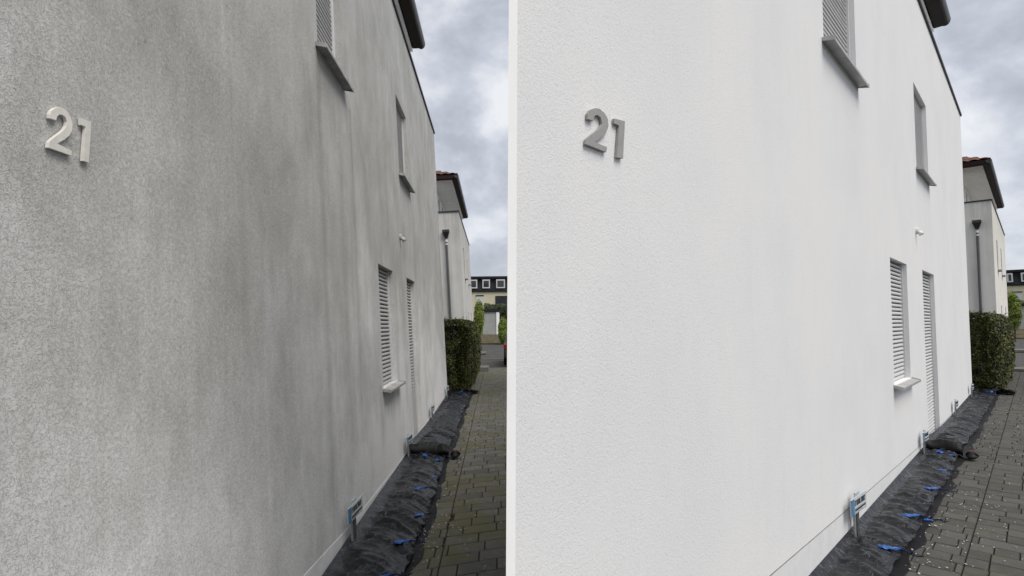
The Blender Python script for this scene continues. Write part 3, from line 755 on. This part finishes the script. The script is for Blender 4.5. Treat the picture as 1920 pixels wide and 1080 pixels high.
def blob_plant(name, loc, rad, hgt, z0, mat, label, cat, n, size, seed, group=None, trunk=True):
    root = empty(name, T(loc), label, cat, group); rr = random.Random(seed); pts = []
    lumps = [(Vector((0, 0, z0+hgt/2)), rad, hgt/2)]
    for i in range(12):
        a = rr.uniform(0, 6.28); h = rr.uniform(.12, .9)
        lumps.append((Vector((math.cos(a)*rad*.6*math.sin(h*3), math.sin(a)*rad*.6*math.sin(h*3), z0+h*hgt)), rad*.5, rad*.5))
    for i in range(n):
        c, r_, h_ = rr.choice(lumps) if rr.random() < .45 else lumps[0]; d = Vector((rr.gauss(0, 1), rr.gauss(0, 1), rr.gauss(0, 1))).normalized()
        q = rr.uniform(.6, 1.06); p = c+Vector((d.x*r_*q, d.y*r_*q, d.z*h_*q))
        if p.z < .02: p.z = rr.uniform(.02, .1)
        pts.append((p, d, .45+.5*noise.noise(p*2.2)+(q-.9)*.8))
    leaves(pts, size, seed).build('crown', mat, root, fix=False)
    if trunk:
        b = MB(); b.tube([(0, 0, -.05), (.03, 0, z0+.2), (0, .03, z0+hgt*.55)], .06, 8, .025)
        for q in range(5):
            a = q*1.27; b.tube([(0, 0, z0+.15+q*.1), (math.cos(a)*rad*.5, math.sin(a)*rad*.5, z0+hgt*(.35+.1*q))], .025, 6, .01)
        b.build('trunk', MAT['bark'], root)
    return root

# ------------------------------------------------------------------ neighbouring houses down each row
def neighbour(m, s0, s1, label, sw, pipe_k, wins):
    root = empty('house', m @ T((s0, 0, 0)), label, 'house'); pm = MAT['pale'] if m is ML else MAT['pale_lit']; ln = s1-s0
    b = MB(); D = 8.5
    holes = [(a-s0, c-s0, z0, z1) for a, c, z0, z1 in wins]
    facade(b, 0, ln, -.4, 6.47, holes, .12)
    b.quad((0, 0, -.4), (0, 0, 6.47), (0, D, 6.47), (0, D, -.4)); b.quad((ln, 0, -.4), (ln, D, -.4), (ln, D, 6.47), (ln, 0, 6.47))
    b.quad((0, D, -.4), (0, D, 6.47), (ln, D, 6.47), (ln, D, -.4)); b.quad((0, 0, 6.46), (ln, 0, 6.46), (ln, D, 6.46), (0, D, 6.46))
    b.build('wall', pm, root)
    for a, c, z0, z1 in holes:
        w_ = MB(); w_.box(a+.002, c-.002, .06, .11, z0+.002, z1-.002); fr = w_.build('window', MAT['darkframe'], root)
        w_ = MB(); w_.box(a+.05, c-.05, .052, .059, z0+.05, z1-.05); w_.build('pane', MAT['glass'], fr)
        w_ = MB(); w_.box(a-.04, c+.04, -.12, .058, z0-.05, z0-.002); w_.build('window_sill', MAT['sillw'], fr)
    b = MB(); b.box(-.03, ln+.03, -.03, .22, 6.47, 6.53); b.box(-.03, .22, .22, D, 6.47, 6.53); b.build('parapet_coping', MAT['coping'], root)
    u = upper_storey(root, .95, ln-2.1, .98, 7.5, [(1.9, 2.5), (3.4, 4.1)])
    hip_roof(root, sw-s0, ln-1.2, -.06, 8.3, 7.88, 25, .05)
    # rainwater hopper and downpipe on the end wall
    y = -pipe_k
    b = MB(); z = 5.72
    for (za, wa, zb, wb) in ((z, .14, z-.10, .14), (z-.10, .14, z-.34, .055)):
        i = len(b.v)
        b.v += [(-.012, y-wa, za), (-.012, y+wa, za), (-.20, y+wa, za), (-.20, y-wa, za), (-.012, y-wb, zb), (-.012, y+wb, zb), (-.03-wb*1.2, y+wb, zb), (-.03-wb*1.2, y-wb, zb)]
        for f in ((0, 1, 2, 3), (7, 6, 5, 4), (0, 4, 5, 1), (1, 5, 6, 2), (2, 6, 7, 3), (3, 7, 4, 0)): b.f.append(tuple(i+q for q in f)); b.tone.append(None)
    hp = b.build('rainwater_hopper', MAT['gutter'], root)
    b = MB(); b.tube([(-.07, y, z-.34), (-.07, y, z-.40), (-.07, y, 0)], .045, 12); b.build('downpipe', MAT['post'], hp)
    b = MB(); b.tube([(-.07, y, z-.40), (-.07, y, z-.50)], .052, 12); b.tube([(-.07, y, z-.56), (-.07, y, z-.62)], .055, 12); b.build('pipe_collar', MAT['lampwhite'], hp)
    return root
neighbour(ML, 22.0, 31.3, 'pale streaked neighbouring house with red tile roof, behind the left hedge', 21.8, -.56,
    [(24.2, 24.8, 3.9, 5.3), (27.6, 28.2, 3.9, 5.2), (25.4, 26.0, 1.0, 2.4), (28.6, 29.4, .3, 2.4)])
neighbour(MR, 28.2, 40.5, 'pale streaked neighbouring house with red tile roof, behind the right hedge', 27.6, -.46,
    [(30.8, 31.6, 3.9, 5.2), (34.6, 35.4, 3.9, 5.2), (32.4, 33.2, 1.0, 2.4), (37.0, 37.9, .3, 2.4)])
# low pale slabs on the ground near the neighbouring walls
def slab(fm, s, k, lx, ly, h, label):
    b = MB(); b.box(-lx/2, lx/2, -ly/2, ly/2, -.01, h); o = b.build('concrete_block', MAT['concrete'], matrix=fm @ T((s, -k, 0)), bevel=.02); tag(o, label, 'block')
slab(FL, 20.7, .72, .9, .35, .16, 'low concrete block on the ground at the far foot of the left hedge')
slab(FR, 25.2, .62, .9, .4, .10, 'low concrete block on the ground at the far foot of the right hedge')
slab(FL, 33, .35, 1.2, .5, .12, 'low concrete step by the far corner of the left neighbouring house')
slab(FR, 41, .4, 1.4, .6, .12, 'low concrete step by the far corner of the right neighbouring house')
def kerb(fm, s, k0, k1):
    b = MB(); b.box(0, .14, -k1, -k0, -.03, .02); tag(b.build('kerb', MAT['concrete'], matrix=fm @ T((s, 0, 0)), bevel=.01), kind='structure')
kerb(FL, 21.35, .7, 3.7); kerb(FL, 27.5, .1, 6); kerb(FR, 27.3, .5, 5.2)

# ------------------------------------------------------------------ yellow terrace with dark mansard across the end of each row
def terrace(m, x0, x1, label, dorm):
    root = empty('terraced_house', m, label, 'house')
    b = MB(); b.box(x0, x1, 0, 9, -.5, 5.70); b.build('wall', MAT['yellow'], root)
    b = MB(); b.prism([(-.14, 5.68), (-.14, 5.88), (-.02, 5.91), (.2, 7.24), (-.10, 7.25), (-.10, 7.5), (9.1, 7.5), (9.1, 5.68)], 0, x0-.02, x1+.02)
    rf = b.build('roof', MAT['slate'], root)
    for xc, wd in dorm:
        b = MB(); b.box(xc-wd/2, xc+wd/2, -.10, .0, 6.10, 7.12); b.box(xc-wd/2+.12, xc+wd/2-.12, .0, .3, 6.15, 7.1)
        f = b.build('dormer_window', MAT['winframe'], rf)
        b = MB(); b.box(xc-wd/2+.13, xc+wd/2-.13, -.108, -.101, 6.24, 6.98); b.build('pane', MAT['glass'], f)
    return root
def low_window(root, x0, x1, z0, z1, shut=True):
    b = MB(); b.box(x0, x1, -.05, .02, z0, z1); f = b.build('window', MAT['shutR'] if shut else MAT['darkframe'], root)
    b = MB()
    if shut: b.box(x0-.04, x1+.04, -.09, -.01, z1+.003, z1+.12); b.build('window_head', MAT['darkframe'], f)
    else:
        n = 3
        for i in range(n): b.box(x0+.06+(x1-x0-.06)*i/n, x0+(x1-x0)*(i+1)/n-.06, -.058, -.051, z0+.1, z1-.1)
        b.build('pane', MAT['glass'], f)
mT = T((0, 62, 0)) @ Matrix.Rotation(R(-1), 4, 'Z')
tr = terrace(mT, -9., 14., 'yellow terraced house with dark mansard roof beyond the left row', [(-7.0, .9), (-4.5, .9), (-3.0, .88), (-1.32, 1.02), (1., .9), (3.2, .9), (6, .9)])
low_window(tr, -4.2, -3.35, 4.0, 5.2); low_window(tr, -1.95, -.35, 3.9, 5.2, False); low_window(tr, 3, 5, 3.6, 5.1)
# right: 62 m out on the axis of the white row
cR = Vector((46.5, 49.8, 0))*1.22
mT2 = T(cR) @ Matrix.Rotation(R(-44.4+8), 4, 'Z')
tr2 = terrace(mT2, -4., 16., 'yellow terraced house with dark mansard roof beyond the right row', [(.12, .5), (1.45, .8), (3.2, .9), (5.5, .9), (8, .9), (11, .9)])
low_window(tr2, .4, 1.02, 3.9, 4.9); low_window(tr2, 2.2, 3.6, 3.6, 5.1); low_window(tr2, 6, 8, 3.6, 5.1)

# banks, garages, hedges, shrubs in front of the terraces
def bank(m, x0, x1):
    b = MB(); b.prism([(-4.5, -.03), (-4.5, .09), (-4.35, .10), (-.2, .85), (8.5, .9), (8.5, -.03)], 0, x0, x1)
    tag(b.build('verge', MAT['soil'], matrix=m), kind='structure')
def garage(m, x0, x1, label):
    root = empty('garage', m @ T((x0, 0, .8)), label, 'garage'); w_ = x1-x0
    b = MB(); b.box(0, w_, 0, 5, -.6, 2.35); b.build('wall', MAT['garage'], root)
    b = MB(); b.box(-.1, w_+.1, -.12, 5.1, 2.353, 2.62); b.build('roof', MAT['slate'], root)
    b = MB(); b.box(w_-.22, w_+.08, -.08, -.003, -.55, 2.35); b.build('pier', MAT['smooth_white'], root)
def far_hedge(m, x0, x1, y, z0, z1, label, seed):
    root = empty('tall_hedge', m @ T((x0, y, 0)), label, 'hedge'); rr = random.Random(seed); pts = []; ln = x1-x0
    for i in range(9000):
        x_, y_, z_ = rr.uniform(0, ln), rr.uniform(-.5, .9), rr.uniform(z0, z1)
        z_ += .28*noise.noise(Vector((x_*1.1, y_, seed))); pts.append((Vector((x_, y_, z_)), Vector((0, -1, .6)), .42+.6*noise.noise(Vector((x_*1.5, y_, z_*2)))))
    leaves(pts, .11, seed).build('foliage', MAT['darkleaf'], root, fix=False)
mG = T((0, 55, 0)); bank(mG, -6, 8)
garage(mG, -3.05, -1.42, 'low grey garage with dark flat roof below the yellow terrace, left row')
far_hedge(mG, -3.2, 4, 2.0+3.5, 2.2, 4.15, 'tall dark hedge above the grey garage of the left row', 3)
blob_plant('shrub', (-2.80, 43.5, 0), .42, 2.9, .95, MAT['shrub'], 'yellow green leafy shrub at the far end of the left neighbouring wall', 'shrub', 9000, .065, 4).location = (-2.72, 43.5, 0)
blob_plant('round_bush', (-.86, 49.4, 0), .46, 2.45, .02, MAT['shrub'], 'rounded yellow green clipped bush at the kerb beside the grey garage', 'bush', 9000, .07, 6, trunk=False)
mG2 = T((46.5*1.09, 49.8*1.09, 0)) @ Matrix.Rotation(R(-44.4+8), 4, 'Z'); bank(mG2, -4, 10)
garage(mG2, .55, 6.5, 'low grey garage with dark flat roof below the yellow terrace, right row')
far_hedge(mG2, -.6, 9, 5.5, 2.2, 4.0, 'tall dark hedge above the grey garage of the right row', 9)
pS = Vector((46.9, 50, 0))*.9
blob_plant('shrub', (pS.x, pS.y, 0), .55, 3.3, .9, MAT['shrub'], 'yellow green leafy shrub at the far end of the right neighbouring wall', 'shrub', 9000, .065, 14)

# ------------------------------------------------------------------ parked car, only its rear corner shows
def car(m, label):
    root = empty('parked_car', m, label, 'car')      # x along length (0 = rear), y across 0..1.75, z up
    prof = [(0, .38), (-.02, .62), (.04, .95), (.20, 1.02), (.55, 1.38), (1.2, 1.46), (2.3, 1.42), (3.0, 1.0), (3.9, .86), (4.15, .62), (4.12, .32), (3.72, .27), (3.62, .55), (3.35, .66), (3.08, .55), (2.98, .25), (1.15, .25), (1.05, .55), (.78, .66), (.5, .55), (.4, .28)]
    b = MB(); n = len(prof); rows = []
    for y, ins in ((0, .10), (.05, .02), (.12, 0), (1.63, 0), (1.70, .02), (1.75, .10)):
        i = len(b.v); rows.append(i)
        for x_, z_ in prof:
            c = Vector((2.05 - x_, 0, .75 - z_)); q = ins*(1 if z_ > .9 else .35)
            b.v.append((x_+(q if x_ < 2 else -q)*.6, y + (.10*(z_-.95)/.5*(1 if y < .9 else -1) if z_ > .95 else 0), z_-(q*.35 if z_ > .9 else 0)))
    for A_, B_ in zip(rows, rows[1:]):
        for k in range(n): b.f.append((A_+k, A_+(k+1) % n, B_+(k+1) % n, B_+k)); b.tone.append(None)
    b.f.append(tuple(rows[0]+k for k in range(n))); b.f.append(tuple(rows[-1]+k for k in reversed(range(n)))); b.tone += [None]*2
    b.build('body', MAT['carpaint'], root, bevel=.012)
    b = MB(); b.quad((.215, .24, 1.06), (.215, 1.51, 1.06), (.50, 1.44, 1.345), (.50, .31, 1.345)); o = b.build('rear_window', MAT['glass'], root); o.location = (-.014, 0, .006)
    for yy, sg in ((.06, -1), (1.69, 1)):
        b = MB(); dy = sg*.012
        b.quad((.62, yy+dy, 1.04), (1.5, yy+dy, 1.04), (1.5, yy-sg*.055+dy, 1.34), (.85, yy-sg*.055+dy, 1.34)); b.quad((1.56, yy+dy, 1.04), (2.75, yy+dy, 1.04), (2.3, yy-sg*.055+dy, 1.34), (1.56, yy-sg*.055+dy, 1.34))
        b.build('side_window', MAT['glass'], root)
        b = MB(); y0 = -.008 if sg < 0 else 1.53; b.box(-.03, .12, y0, y0+.23, .72, .93); b.build('tail_light', MAT['taillight'], root, bevel=.02)
        for xc in (.78, 3.35):
            b = MB(); yc = -.01 if sg < 0 else 1.56
            b.prism([(xc+.31*math.cos(a), .31+.31*math.sin(a)) for a in [i*math.pi/14 for i in range(28)]], 1, yc, yc+.20); wh = b.build('wheel', MAT['tyre'], root, bevel=.02)
            b = MB(); ye = yc-.006 if sg < 0 else yc+.2; b.prism([(xc+.20*math.cos(a), .31+.20*math.sin(a)) for a in [i*math.pi/14 for i in range(28)]], 1, ye, ye+.006); b.build('rim', MAT['rim'], wh)
    b = MB(); b.box(-.07, .3, .06, 1.69, .36, .58); b.build('bumper', MAT['carpaint'], root, bevel=.04)
    b = MB(); b.box(-.085, -.072, .62, 1.13, .42, .53); b.build('number_plate', MAT['winframe'], root)
    b = MB(); b.box(3.0, 4.1, .25, 1.5, .3, .6); b.build('engine_bay', MAT['black'], root)
car(T((-.37, 22.6, 0)) @ Matrix((( 0, 1, 0, 0), (1, 0, 0, 0), (0, 0, 1, 0), (0, 0, 0, 1))), 'dark grey parked car with red tail light, rear corner showing beyond the left path')
